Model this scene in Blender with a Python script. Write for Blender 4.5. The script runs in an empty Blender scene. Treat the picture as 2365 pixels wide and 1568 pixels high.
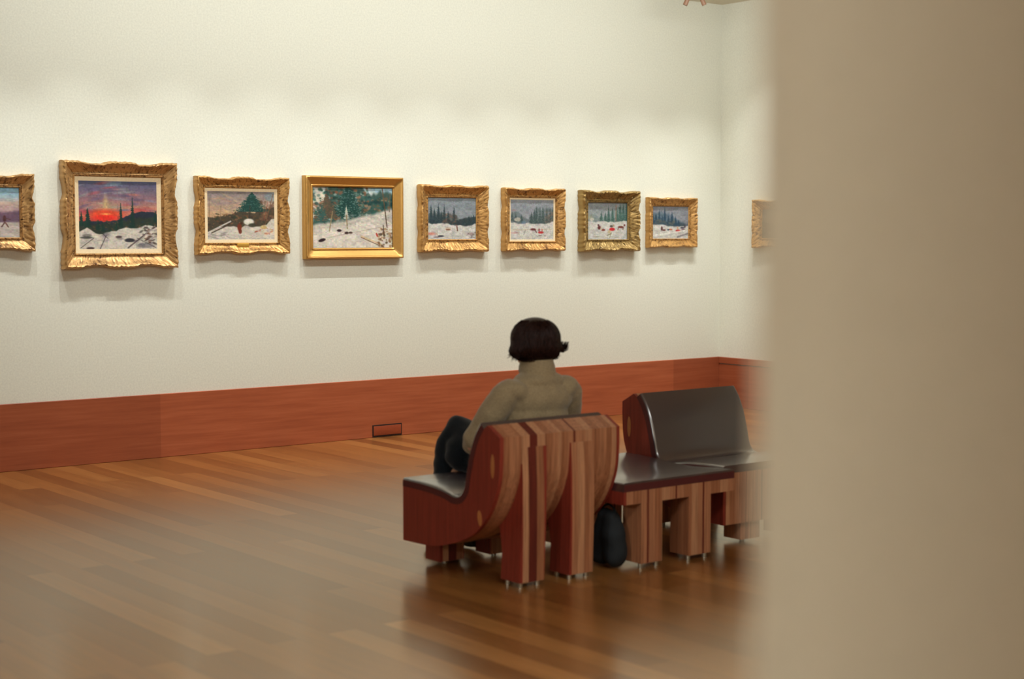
import bpy, bmesh, math, random
import numpy as np
from mathutils import Vector, noise, Matrix

random.seed(4)
C = bpy.context.scene.collection
scene = bpy.context.scene
W = 9.90      # picture wall plane (Y)
XR = 10.09    # right wall plane (X)
ZC = 3.48     # ceiling height

# ------------------------------------------------------------------ camera
F = 3700.0; H = 1.5
pitch = math.atan(243 / F)
hd = math.pi / 2 - math.atan(4718 / math.hypot(F, 243))
cd = bpy.data.cameras.new('camera')
cam = bpy.data.objects.new('camera', cd); C.objects.link(cam)
cd.sensor_fit = 'HORIZONTAL'; cd.sensor_width = 36.0
cd.lens = F / 2365 * 36.0
cam.location = (0, 0, H)
cam.rotation_euler = (math.pi / 2 - pitch, 0, -hd)
cd.clip_start = 0.05
cd.dof.use_dof = True
cd.dof.focus_distance = 10.6
cd.dof.aperture_fstop = 2.0
scene.camera = cam

# ------------------------------------------------------------------ helpers
def link(o, parent=None):
    C.objects.link(o)
    if parent is not None:
        o.parent = parent
    return o

def smooth_by_angle(bm, deg=35):
    a = math.radians(deg)
    for f in bm.faces: f.smooth = True
    for e in bm.edges:
        if len(e.link_faces) == 2:
            e.smooth = e.calc_face_angle(0) < a
        else:
            e.smooth = False

def obj(name, bm, mat, parent=None, smooth=35):
    bmesh.ops.recalc_face_normals(bm, faces=bm.faces[:])
    if smooth: smooth_by_angle(bm, smooth)
    me = bpy.data.meshes.new(name)
    bm.to_mesh(me); bm.free()
    me.materials.append(mat)
    return link(bpy.data.objects.new(name, me), parent)

def tag(o, label, cat, group=None):
    o['label'] = label; o['category'] = cat
    if group: o['group'] = group
    return o

def struct(o):
    o['kind'] = 'structure'; return o

def empty(name, loc, label, cat, group=None):
    o = bpy.data.objects.new(name, None); o.empty_display_size = .1
    C.objects.link(o); o.location = loc
    return tag(o, label, cat, group)

def dup(root, loc, rotz=0, label=None):
    r = root.copy(); C.objects.link(r); r.location = loc; r.rotation_euler = (0, 0, rotz)
    if label: r['label'] = label
    for ch in list(root.children):
        c = ch.copy(); C.objects.link(c); c.parent = r
        for g in ch.children:
            d = g.copy(); C.objects.link(d); d.parent = c
    return r

def box(bm, x0, x1, y0, y1, z0, z1):
    vs = [bm.verts.new(p) for p in
          [(x0,y0,z0),(x1,y0,z0),(x1,y1,z0),(x0,y1,z0),(x0,y0,z1),(x1,y0,z1),(x1,y1,z1),(x0,y1,z1)]]
    for f in [(0,3,2,1),(4,5,6,7),(0,1,5,4),(1,2,6,5),(2,3,7,6),(3,0,4,7)]:
        bm.faces.new([vs[i] for i in f])
    return vs

def bevel(bm, w, seg=2):
    bmesh.ops.bevel(bm, geom=bm.edges[:], offset=w, segments=seg, affect='EDGES', profile=.5)

def bxo(name, dims, mat, parent=None, bev=0):
    bm = bmesh.new(); box(bm, *dims)
    if bev: bevel(bm, bev)
    return obj(name, bm, mat, parent)

def prism_x(bm, prof, x0, x1):
    """extrude a (y,z) outline from x0 to x1"""
    a = [bm.verts.new((x0, p[0], p[1])) for p in prof]
    b = [bm.verts.new((x1, p[0], p[1])) for p in prof]
    n = len(prof)
    bm.faces.new(a); bm.faces.new(b[::-1])
    for i in range(n):
        bm.faces.new([a[i], b[i], b[(i+1) % n], a[(i+1) % n]])

def catmull(pts, n=6):
    out = []
    P = [pts[0]] + list(pts) + [pts[-1]]
    for i in range(1, len(P)-2):
        p0, p1, p2, p3 = [np.array(q, float) for q in P[i-1:i+3]]
        for k in range(n):
            t = k / n
            out.append(tuple(.5*((2*p1)+(-p0+p2)*t+(2*p0-5*p1+4*p2-p3)*t*t+(-p0+3*p1-3*p2+p3)*t**3)))
    out.append(tuple(pts[-1]))
    return out

def cyl(bm, p, q, r0, r1, n=20, caps=True):
    p = Vector(p); q = Vector(q); d = (q-p).normalized()
    a = d.orthogonal().normalized(); b = d.cross(a)
    A = [bm.verts.new(p + (a*math.cos(t)+b*math.sin(t))*r0) for t in [2*math.pi*k/n for k in range(n)]]
    B = [bm.verts.new(q + (a*math.cos(t)+b*math.sin(t))*r1) for t in [2*math.pi*k/n for k in range(n)]]
    for k in range(n):
        bm.faces.new([A[k], A[(k+1) % n], B[(k+1) % n], B[k]])
    if caps: bm.faces.new(A[::-1]); bm.faces.new(B)

def ell(bm, c, r, rot=None, seg=20):
    m = Matrix.Translation(c)
    if rot: m = m @ rot
    m = m @ Matrix.Diagonal((r[0], r[1], r[2], 1))
    bmesh.ops.create_uvsphere(bm, u_segments=seg, v_segments=seg//2+2, radius=1, matrix=m)

def capsule(bm, p, q, r0, r1):
    cyl(bm, p, q, r0, r1, 16)
    ell(bm, p, (r0, r0, r0), seg=16); ell(bm, q, (r1, r1, r1), seg=16)

def chain(bm, pts):
    """pts = [(x,y,z,r),...] tapered limb"""
    for a, b in zip(pts, pts[1:]):
        capsule(bm, a[:3], b[:3], a[3], b[3])

def fused(name, bm, mat, parent, voxel=.008, smooth=6, disp=None):
    """fuse overlapping solids into one continuous smooth surface"""
    me = bpy.data.meshes.new(name + '_src'); bm.to_mesh(me); bm.free()
    o = bpy.data.objects.new(name, me); C.objects.link(o)
    r = o.modifiers.new('fuse', 'REMESH'); r.mode = 'VOXEL'; r.voxel_size = voxel
    s = o.modifiers.new('relax', 'SMOOTH'); s.iterations = smooth; s.factor = .5
    dg = bpy.context.evaluated_depsgraph_get(); dg.update()
    m2 = bpy.data.meshes.new_from_object(o.evaluated_get(dg))
    o.modifiers.clear(); o.data = m2; m2.name = name
    if disp:
        for v in m2.vertices:
            v.co += v.normal * disp(v.co)
    for p in m2.polygons: p.use_smooth = True
    m2.materials.clear(); m2.materials.append(mat)
    o.parent = parent
    return o

# ------------------------------------------------------------------ materials
def s2l(c):
    return tuple(((v/255)/12.92 if v/255 <= .04045 else (((v/255)+.055)/1.055)**2.4) for v in c)

class MT:
    def __init__(s, name, rough=.6, spec=.5):
        s.m = bpy.data.materials.new(name); s.m.use_nodes = True
        s.nt = s.m.node_tree; s.b = s.nt.nodes['Principled BSDF']
        s.b.inputs['Roughness'].default_value = rough
        s.b.inputs['Specular IOR Level'].default_value = spec
    def n(s, t, **kw):
        nd = s.nt.nodes.new(t)
        for k, v in kw.items():
            if hasattr(nd, k): setattr(nd, k, v)
            else: nd.inputs[k.replace('_', ' ')].default_value = v
        return nd
    def l(s, a, ao, b, bi): s.nt.links.new(a.outputs[ao], b.inputs[bi])
    def coords(s, kind='Object', scale=(1,1,1), rot=(0,0,0), loc=(0,0,0)):
        tc = s.n('ShaderNodeTexCoord'); mp = s.n('ShaderNodeMapping')
        mp.inputs['Scale'].default_value = scale; mp.inputs['Rotation'].default_value = rot
        mp.inputs['Location'].default_value = loc
        s.l(tc, kind, mp, 'Vector'); return mp
    def ramp(s, stops, interp='LINEAR'):
        r = s.n('ShaderNodeValToRGB'); e = r.color_ramp; e.interpolation = interp
        while len(e.elements) < len(stops): e.elements.new(.5)
        for el, (p, c) in zip(e.elements, stops):
            el.position = p; el.color = (*c, 1)
        return r
    def bump(s, src, out, strength=.2, dist=.002):
        b = s.n('ShaderNodeBump'); b.inputs['Strength'].default_value = strength
        b.inputs['Distance'].default_value = dist
        s.l(src, out, b, 'Height'); s.l(b, 'Normal', s.b, 'Normal')

def m_plain(name, col, rough=.6, metal=0, bump=0, bscale=80, spec=.5, coat=0):
    t = MT(name, rough, spec); t.b.inputs['Base Color'].default_value = (*s2l(col), 1)
    t.b.inputs['Metallic'].default_value = metal
    t.b.inputs['Coat Weight'].default_value = coat
    mp = t.coords(); nz = t.n('ShaderNodeTexNoise', Scale=bscale, Detail=4.0); t.l(mp, 'Vector', nz, 'Vector')
    c = s2l(col)
    r = t.ramp([(.3, tuple(v*.93 for v in c)), (.7, tuple(min(1, v*1.05) for v in c))])
    t.l(nz, 'Fac', r, 'Fac'); t.l(r, 'Color', t.b, 'Base Color')
    if bump: t.bump(nz, 'Fac', bump, .004)
    return t.m

M = {}
M['wall'] = m_plain('gallery_wall_paint', (224, 224, 211), .85, spec=.2)
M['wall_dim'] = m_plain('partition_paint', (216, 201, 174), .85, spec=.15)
M['ceiling'] = m_plain('ceiling_paint', (222, 216, 198), .9, spec=.1)

def m_floor():
    t = MT('oak_strip_floor', .34, .6)
    mp = t.coords('Object', rot=(0, 0, math.radians(90)))
    br = t.n('ShaderNodeTexBrick')
    br.offset = .37; br.offset_frequency = 2; br.squash = 1
    br.inputs['Scale'].default_value = 1; br.inputs['Mortar Size'].default_value = .0008
    br.inputs['Mortar Smooth'].default_value = .2
    br.inputs['Brick Width'].default_value = 1.7; br.inputs['Row Height'].default_value = .125
    br.inputs['Color1'].default_value = (0, 0, 0, 1); br.inputs['Color2'].default_value = (1, 1, 1, 1)
    br.inputs['Mortar'].default_value = (.0, .0, .0, 1)
    t.l(mp, 'Vector', br, 'Vector')
    r = t.ramp([(0, s2l((122, 80, 44))), (.35, s2l((144, 96, 53))), (.7, s2l((158, 108, 62))), (1, s2l((178, 127, 77)))])
    t.l(br, 'Color', r, 'Fac')
    mp2 = t.coords('Object', scale=(14, .7, 1))
    nz = t.n('ShaderNodeTexNoise', Scale=2.2, Detail=6.0, Roughness=.6); t.l(mp2, 'Vector', nz, 'Vector')
    g = t.ramp([(.3, (.62, .60, .56)), (.65, (1.0, 1.0, 1.0))]); t.l(nz, 'Fac', g, 'Fac')
    mx = t.n('ShaderNodeMix', data_type='RGBA', blend_type='MULTIPLY'); mx.inputs[0].default_value = .75
    t.nt.links.new(r.outputs[0], mx.inputs[6]); t.nt.links.new(g.outputs[0], mx.inputs[7])
    t.nt.links.new(mx.outputs[2], t.b.inputs['Base Color'])
    rr = t.n('ShaderNodeMapRange'); rr.inputs[3].default_value = .26; rr.inputs[4].default_value = .40
    t.l(nz, 'Fac', rr, 'Value'); t.l(rr, 'Result', t.b, 'Roughness')
    bp = t.n('ShaderNodeBump'); bp.inputs['Strength'].default_value = .15; bp.inputs['Distance'].default_value = .001
    bp.invert = True
    t.l(br, 'Fac', bp, 'Height'); t.l(bp, 'Normal', t.b, 'Normal')
    t.b.inputs['Coat Tint'].default_value = (1, .92, .70, 1); t.b.inputs['Specular Tint'].default_value = (1, .88, .7, 1); t.b.inputs['Coat Weight'].default_value = .75; t.b.inputs['Coat Roughness'].default_value = .2
    return t.m
M['floor'] = m_floor()

def m_basewood(axis):
    t = MT('cherry_baseboard_' + axis, .42, .4)
    rot = (0, 0, 0) if axis == 'x' else (0, 0, math.radians(90))
    sc = (.6, .6, 12)
    mp = t.coords('Object', scale=sc)
    nz = t.n('ShaderNodeTexNoise', Scale=3.0, Detail=6.0, Roughness=.6); t.l(mp, 'Vector', nz, 'Vector')
    r = t.ramp([(.25, s2l((150, 76, 48))), (.5, s2l((166, 88, 56))), (.8, s2l((182, 102, 68)))])
    t.l(nz, 'Fac', r, 'Fac')
    # long boards of slightly different tone
    tc = t.n('ShaderNodeTexCoord'); sp = t.n('ShaderNodeSeparateXYZ'); t.l(tc, 'Object', sp, 'Vector')
    mu = t.n('ShaderNodeMath', operation='MULTIPLY'); mu.inputs[1].default_value = .42
    t.l(sp, 'X' if axis == 'x' else 'Y', mu, 0)
    fl = t.n('ShaderNodeMath', operation='FLOOR'); t.l(mu, 'Value', fl, 0)
    wn = t.n('ShaderNodeTexWhiteNoise'); wn.noise_dimensions = '1D'; t.l(fl, 'Value', wn, 'W')
    g = t.ramp([(0, (.8, .78, .78)), (1, (1.05, 1.05, 1.05))]); t.l(wn, 'Value', g, 'Fac')
    mx = t.n('ShaderNodeMix', data_type='RGBA', blend_type='MULTIPLY'); mx.inputs[0].default_value = 1
    t.nt.links.new(r.outputs[0], mx.inputs[6]); t.nt.links.new(g.outputs[0], mx.inputs[7])
    t.nt.links.new(mx.outputs[2], t.b.inputs['Base Color'])
    return t.m
M['base_x'] = m_basewood('x'); M['base_y'] = m_basewood('y')

def m_stripes(name, stops, width, rough=.45):
    """laminated boards: strips across X with fine vertical grain"""
    t = MT(name, rough, .4)
    tc = t.n('ShaderNodeTexCoord'); sp = t.n('ShaderNodeSeparateXYZ'); t.l(tc, 'Object', sp, 'Vector')
    dv = t.n('ShaderNodeMath', operation='DIVIDE'); dv.inputs[1].default_value = width
    t.l(sp, 'X', dv, 0)
    r = t.ramp([(p, s2l(c)) for p, c in stops], 'CONSTANT'); t.l(dv, 'Value', r, 'Fac')
    mp = t.coords('Object', scale=(90, 90, 3))
    nz = t.n('ShaderNodeTexNoise', Scale=1.0, Detail=5.0, Roughness=.65); t.l(mp, 'Vector', nz, 'Vector')
    g = t.ramp([(.3, (.55, .5, .48)), (.62, (1.12, 1.1, 1.08))]); t.l(nz, 'Fac', g, 'Fac')
    mx = t.n('ShaderNodeMix', data_type='RGBA', blend_type='MULTIPLY'); mx.inputs[0].default_value = .85
    t.nt.links.new(r.outputs[0], mx.inputs[6]); t.nt.links.new(g.outputs[0], mx.inputs[7])
    t.nt.links.new(mx.outputs[2], t.b.inputs['Base Color'])
    t.bump(nz, 'Fac', .08, .001)
    return t.m
RED = (140, 54, 40); DRED = (104, 38, 28); LB = (178, 122, 88); LB2 = (162, 106, 74); LB3 = (190, 138, 102)
M['lam'] = m_stripes('laminated_bench_wood', [
    (0, RED), (.030, LB2), (.075, LB), (.15, LB2), (.17, LB3), (.235, DRED), (.30, LB3), (.36, LB2), (.42, LB),
    (.47, LB3), (.50, LB2), (.545, LB), (.60, DRED), (.615, LB), (.70, LB3), (.76, LB2), (.82, LB), (.88, LB2), (.93, LB3), (.972, RED)], .672)
M['leg_lam'] = m_stripes('laminated_leg_wood', [
    (0, RED), (.152, RED), (.17, LB3), (.215, DRED), (.285, LB2), (.34, RED), (.40, RED), (.56, RED), (.575, LB), (.625, LB3), (.68, LB2), (.72, LB)], .672)
M['lam_stool'] = m_stripes('laminated_stool_wood', [
    (0, RED), (.02, LB), (.08, LB2), (.15, LB), (.20, DRED), (.215, LB), (.27, LB2), (.33, LB3), (.40, LB), (.45, DRED),
    (.465, LB), (.53, LB2), (.60, LB3), (.66, LB), (.70, DRED), (.715, LB), (.78, LB2), (.86, LB3), (.94, LB)], .7)
M['plug'] = m_plain('pale_wood_plug', (186, 118, 66), .5)
M['leather'] = m_plain('oxblood_leather', (42, 24, 38), .5, bump=.04, bscale=140, spec=.9, coat=1)
for nd in M['leather'].node_tree.nodes:
    if nd.type == 'BSDF_PRINCIPLED': nd.inputs['Coat Roughness'].default_value = .2; nd.inputs['Coat IOR'].default_value = 2.4
M['edge'] = m_plain('cushion_edge_leather', (84, 34, 34), .5, spec=.4)
M['steel'] = m_plain('glider_metal', (190, 188, 180), .3, metal=1)
M['bronze'] = m_plain('spotlight_enamel', (150, 112, 88), .45)
M['dark'] = m_plain('dark_gap', (40, 18, 12), .8)
M['grille'] = m_plain('grille_wood', (150, 66, 34), .5)

def m_gold(name, hi, lo, rough=.42, metal=.55, mottle=1.0):
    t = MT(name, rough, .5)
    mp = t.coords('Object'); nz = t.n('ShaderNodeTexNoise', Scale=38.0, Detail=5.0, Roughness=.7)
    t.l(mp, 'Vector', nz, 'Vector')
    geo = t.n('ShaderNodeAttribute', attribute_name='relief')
    ad = t.n('ShaderNodeMath', operation='MULTIPLY_ADD'); ad.inputs[1].default_value = .45*mottle
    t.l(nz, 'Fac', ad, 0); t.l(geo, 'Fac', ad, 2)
    r = t.ramp([(.28, s2l(lo)), (.62, s2l(hi))]); t.l(ad, 'Value', r, 'Fac')  # hi and lo put the carving's lit and shaded tones into the gilt
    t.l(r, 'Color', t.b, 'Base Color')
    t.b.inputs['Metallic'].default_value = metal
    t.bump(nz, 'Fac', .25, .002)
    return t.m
M['gold_a'] = m_gold('carved_gilt', (192, 150, 96), (80, 46, 26))
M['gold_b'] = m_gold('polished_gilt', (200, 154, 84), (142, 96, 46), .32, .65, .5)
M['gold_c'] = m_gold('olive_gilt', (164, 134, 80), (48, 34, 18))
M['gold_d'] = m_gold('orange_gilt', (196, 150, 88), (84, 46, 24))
M['liner'] = m_plain('cream_liner', (226, 204, 166), .8)
M['gilt_plate'] = m_plain('name_plate_gilt', (226, 176, 82), .35, metal=.6)

t = MT('painted_canvas', .55, .3)
at = t.n('ShaderNodeAttribute', attribute_name='paint'); t.l(at, 'Color', t.b, 'Base Color')
M['canvas'] = t.m

# ------------------------------------------------------------------ room
def slab(name, dims, mat):
    return struct(bxo(name, dims, M[mat]))
XL = -5.5; YB = -4.2
slab('floor', (XL-.2, XR+.2, YB-.2, W+.2, -.12, 0), 'floor')
slab('ceiling', (XL-.2, XR+.2, YB-.2, W+.2, ZC, ZC+.15), 'ceiling')
slab('wall_back', (XL-.2, XR+.2, W, W+.2, 0, ZC), 'wall')
slab('wall_right', (XR, XR+.2, YB, W, 0, ZC), 'wall')
slab('wall_left', (XL-.2, XL, YB, W, 0, ZC), 'wall')
slab('wall_front', (XL-.2, XR+.2, YB-.2, YB, 0, ZC), 'wall')
# partition with the opening the view passes through; its right jamb fills the right of the frame
slab('wall_partition', (.70, XR, .27, .656, 0, ZC), 'wall_dim')
slab('wall_partition_left', (XL, -1.2, .27, .656, 0, ZC), 'wall_dim')
BH = .43
def baseboard(name, axis, dims, cap):
    bm = bmesh.new()
    box(bm, *dims); 
    bevel(bm, .003, 1)
    return struct(obj(name, bm, M['base_' + axis]))
baseboard('baseboard_back', 'x', (XL, XR-.001, W-.018, W, 0, BH), 0)
baseboard('baseboard_right', 'y', (XR-.018, XR, .656, W-.018, 0, BH-.062), 0)
baseboard('trim_1', 'y', (XR-.024, XR, .656, W-.018, BH-.055, BH), 0)
baseboard('baseboard_left', 'y', (XL, XL+.018, .656, W-.018, 0, BH), 0)

# small cover plate low on the baseboard
g = empty('floor_outlet_cover', (6.585, W-.018, .048), 'small wooden cover plate set low in the long reddish baseboard', 'cover plate')
bxo('gap', (-.130, .130, -.0035, .001, -.045, .045), M['dark'], g)
bxo('panel', (-.121, .121, -.007, .001, -.033, .036), M['grille'], g, .001)

# ------------------------------------------------------------------ paintings
def G(c): return np.array(c, float)
class Paint:
    def __init__(s, w, h, seed):
        s.w, s.h = w, h; s.a = np.zeros((h, w, 3)); s.r = np.random.RandomState(seed)
        s.X, s.Y = np.meshgrid((np.arange(w)+.5)/w, (np.arange(h)+.5)/h); s.asp = w/h
    def blend(s, m, c, k=1.0):
        m = np.clip(m, 0, 1)[..., None]*k; s.a = s.a*(1-m)+G(c)*m
    def vgrad(s, stops):
        ys = [p for p, _ in stops]
        for i in range(3): s.a[..., i] = np.interp(s.Y, ys, [c[i] for _, c in stops])
    def noise(s, fx, fy):
        gx, gy = int(fx)+2, int(fy)+2; g = s.r.rand(gy, gx)
        x = s.X*fx; y = s.Y*fy; xi = x.astype(int); yi = y.astype(int); u = x-xi; v = y-yi
        u = u*u*(3-2*u); v = v*v*(3-2*v)
        return (g[yi, xi]*(1-u)+g[yi, xi+1]*u)*(1-v)+(g[yi+1, xi]*(1-u)+g[yi+1, xi+1]*u)*v
    def below(s, pts, c, k=1.0, soft=.01, jag=0, jf=30):
        """fill below a skyline"""
        y = np.interp(s.X, [p[0] for p in pts], [p[1] for p in pts])
        if jag: y = y - jag*s.noise(jf, 1.2) - jag*.6*s.noise(jf*2.3, 1.2)
        s.blend((s.Y-y)/soft+.5, c, k)
    def ell(s, x, y, rx, ry, c, k=1.0, soft=.35, ang=0):
        dx = s.X-x; dy = (s.Y-y)/1.0
        ca, sa = math.cos(ang), math.sin(ang)
        ddx = dx*s.asp; ex = (ddx*ca+dy*sa)/(rx*s.asp); ey = (-ddx*sa+dy*ca)/ry
        d = np.sqrt(ex**2+ey**2); s.blend((1-d)/soft, c, k)
    def line(s, p, q, w, c, k=1.0, taper=1.0):
        px, py = p[0]*s.asp, p[1]; qx, qy = q[0]*s.asp, q[1]
        dx, dy = qx-px, qy-py; L = dx*dx+dy*dy+1e-9
        t = np.clip(((s.X*s.asp-px)*dx+(s.Y-py)*dy)/L, 0, 1)
        d = np.hypot(s.X*s.asp-px-t*dx, s.Y-py-t*dy)
        ww = w*(1-(1-taper)*t)
        s.blend((ww-d)/(w*.5)+.3, c, k)
    def fir(s, x, base, h, w, c, c2=None, k=1.0):
        w = w*1.25
        n = max(6, int(h*34)); ph = s.r.rand()
        t = (s.Y-(base-h))/h
        wob = s.noise(70, 60)
        saw = 1-((t*n+ph+.25*wob) % 1)
        ww = w*np.clip(t, 0, 1)**.85*(.50+.55*(1-saw)+.45*(wob-.5))+.002
        m = (ww-np.abs(s.X-x+.012*(wob-.5)))/(.006)+.4
        m = np.where((t > 0) & (t < 1), np.clip(m, 0, 1), 0)
        s.blend(m, c, k*.95)
        if c2 is not None:
            s.blend(m*(s.noise(60, 50) > .62)*(saw < .5), c2, .6*k)
        s.line((x, base-h*1.05), (x, base), .0035, c, k)
    def dabs(s, n, x0, x1, y0, y1, r, cols, k=.8, flat=.5):
        for _ in range(n):
            c = cols[s.r.randint(len(cols))]
            rr = r*(.5+s.r.rand())
            s.ell(x0+(x1-x0)*s.r.rand(), y0+(y1-y0)*s.r.rand(), rr, rr*flat*s.asp, c, k, .5, (s.r.rand()-.5)*1.2)

SNOW = (206, 198, 186); SNSH = (158, 152, 156)
def p_sunset():
    p = Paint(200, 174, 1)
    p.vgrad([(0, (78, 84, 112)), (.15, (112, 98, 118)), (.3, (150, 108, 112)), (.42, (196, 140, 112)), (.6, (190, 70, 60)), (1, (120, 90, 90))])
    # radiating cloud streaks
    for i in range(46):
        a = math.radians(-8-164*p.r.rand()); r0 = .18+.5*p.r.rand(); cx, cy = .34, .50
        x0 = cx+math.cos(a)*r0; y0 = cy+math.sin(a)*r0*.72
        cols = [(176, 84, 88), (110, 96, 128), (120, 128, 150), (200, 120, 100), (90, 78, 112), (150, 150, 150)]
        p.ell(x0, y0, .10+.08*p.r.rand(), .016+.018*p.r.rand(), cols[p.r.randint(6)], .65, .8, ang=(x0-.34)*.5-.15)
    p.ell(.36, .36, .24, .10, (170, 150, 124), .7, .9); p.ell(.5, .26, .2, .03, (138, 146, 156), .6, .9, .1)
    p.ell(.34, .33, .05, .16, (218, 190, 130), .75, 1); p.ell(.44, .04, .16, .05, (120, 146, 168), .7, .8)
    p.ell(.33, .48, .3, .09, (226, 74, 44), .95, .6); p.ell(.33, .54, .22, .06, (240, 46, 34), .9, .6)
    p.ell(.34, .485, .09, .02, (255, 170, 90), .9, .8)
    p.ell(.8, .43, .22, .05, (196, 76, 72), .7, .8); p.ell(.07, .45, .12, .06, (176, 62, 72), .8, .8)
    p.below([(0, .62), (.15, .60), (.35, .615), (.5, .59), (.62, .52), (.8, .46), (.95, .47), (1, .5)], (38, 46, 60), 1, .01, .02, 26)
    p.below([(0, .66), (.2, .68), (.5, .64), (.75, .57), (1, .56)], (44, 56, 44), .9, .02, .04, 30)
    p.dabs(90, 0, 1, .58, .74, .022, [(30, 66, 54), (60, 70, 40), (84, 66, 48), (34, 50, 62), (96, 78, 52)])
    for x, b, h, w in [(.11, .68, .27, .045), (.03, .66, .2, .03), (.53, .68, .34, .028), (.68, .70, .44, .03), (.24, .72, .14, .03), (.30, .74, .12, .03), (.98, .6, .16, .03), (.47, .71, .12, .02)]:
        p.fir(x, b, h, w, (22, 54, 46))
    p.below([(0, .76), (.1, .72), (.2, .78), (.3, .80), (.45, .76), (.6, .70), (.75, .70), (.85, .66), (1, .7)], SNOW, 1, .015, .03, 12)
    p.dabs(26, 0, 1, .74, 1, .05, [SNSH, (188, 176, 172), (120, 112, 120), (228, 220, 206)], .6, .3)
    for q, r_, w_ in [((.34, .80), (.26, 1), .007), ((.18, .84), (.02, .98), .006), ((.62, .98), (.98, .66), .012), ((.74, .84), (.98, .98), .006), ((.30, .78), (.36, .84), .006)]:
        p.line(q, r_, w_, (74, 64, 66), .8)
    p.line((.70, .95), (.97, .66), .01, (176, 168, 160), .8); p.line((.8, .95), (.99, .8), .008, (150, 146, 146), .8)
    p.dabs(34, .78, 1, .66, .98, .03, [(96, 62, 50), (70, 66, 62), (150, 140, 134), (60, 44, 40)], .7, .4)
    p.ell(.64, .87, .08, .035, (44, 44, 52), .95); p.ell(.5, .82, .05, .02, (72, 56, 56), .9); p.ell(.1, .80, .07, .03, (92, 88, 84), .7)
    p.ell(.09, .83, .1, .02, (40, 44, 40), .7); p.ell(.14, .985, .06, .02, (60, 40, 44), .9); p.ell(.85, .95, .14, .04, (90, 88, 96), .6)
    return p.a
def p_cabin():
    p = Paint(190, 140, 2)
    p.vgrad([(0, (134, 124, 124)), (.25, (168, 148, 132)), (.5, (196, 160, 124)), (1, (190, 160, 130))])
    p.dabs(30, 0, .6, .02, .5, .12, [(150, 132, 134), (208, 176, 134), (140, 120, 126), (196, 150, 120)], .45, .14)
    p.ell(.95, .1, .12, .12, (128, 150, 158), .6)
    p.below([(0, .56), (.12, .58), (.3, .54), (.5, .44), (.7, .48), (1, .34)], (74, 66, 52), 1, .02, .05, 34)
    p.dabs(120, .0, 1, .46, .76, .025, [(92, 70, 44), (50, 62, 44), (110, 76, 52), (54, 44, 36), (130, 96, 66)], .75, .6)
    p.dabs(60, .78, 1, .2, .6, .025, [(120, 86, 66), (96, 68, 54), (140, 110, 84)], .6, .9)
    for _ in range(2): p.fir(.66, .42, .40, .2, (26, 66, 60), (84, 116, 108))
    p.line((.63, .3), (.62, .62), .008, (54, 46, 40)); p.line((.98, .05), (.86, .68), .007, (120, 84, 60)); p.line((.9, .2), (.84, .6), .006, (150, 60, 44), .6)
    p.line((.03, .15), (.03, .62), .004, (110, 90, 72)); p.line((.2, .3), (.19, .6), .004, (120, 96, 76)); p.line((.86, .25), (.8, .64), .005, (96, 74, 54))
    p.below([(0, .88), (.1, .82), (.22, .76), (.38, .74), (.48, .78), (.55, .72), (.7, .74), (.88, .72), (.95, .6), (1, .58)], SNOW, 1, .02, .03, 9)
    p.ell(.61, .63, .09, .08, (222, 216, 204), 1, .3); p.ell(.66, .70, .07, .05, (58, 60, 48), .9)
    p.line((.0, .86), (.34, .62), .016, (206, 198, 190)); p.line((.06, .86), (.3, .70), .012, (70, 56, 46))
    p.ell(.47, .74, .04, .1, (122, 52, 30), 1, .4); p.ell(.48, .83, .03, .06, (104, 40, 26), .9); p.ell(.5, .66, .02, .03, (70, 40, 28), .9)
    p.dabs(24, .7, 1, .76, .9, .03, [(170, 84, 60), (196, 120, 92), (220, 190, 150), (150, 70, 50)], .7, .35)
    p.ell(.83, .74, .06, .05, (196, 168, 104), .8)
    p.dabs(16, 0, .3, .86, .98, .06, [(150, 144, 142), (178, 168, 160)], .5, .2)
    return p.a
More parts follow.
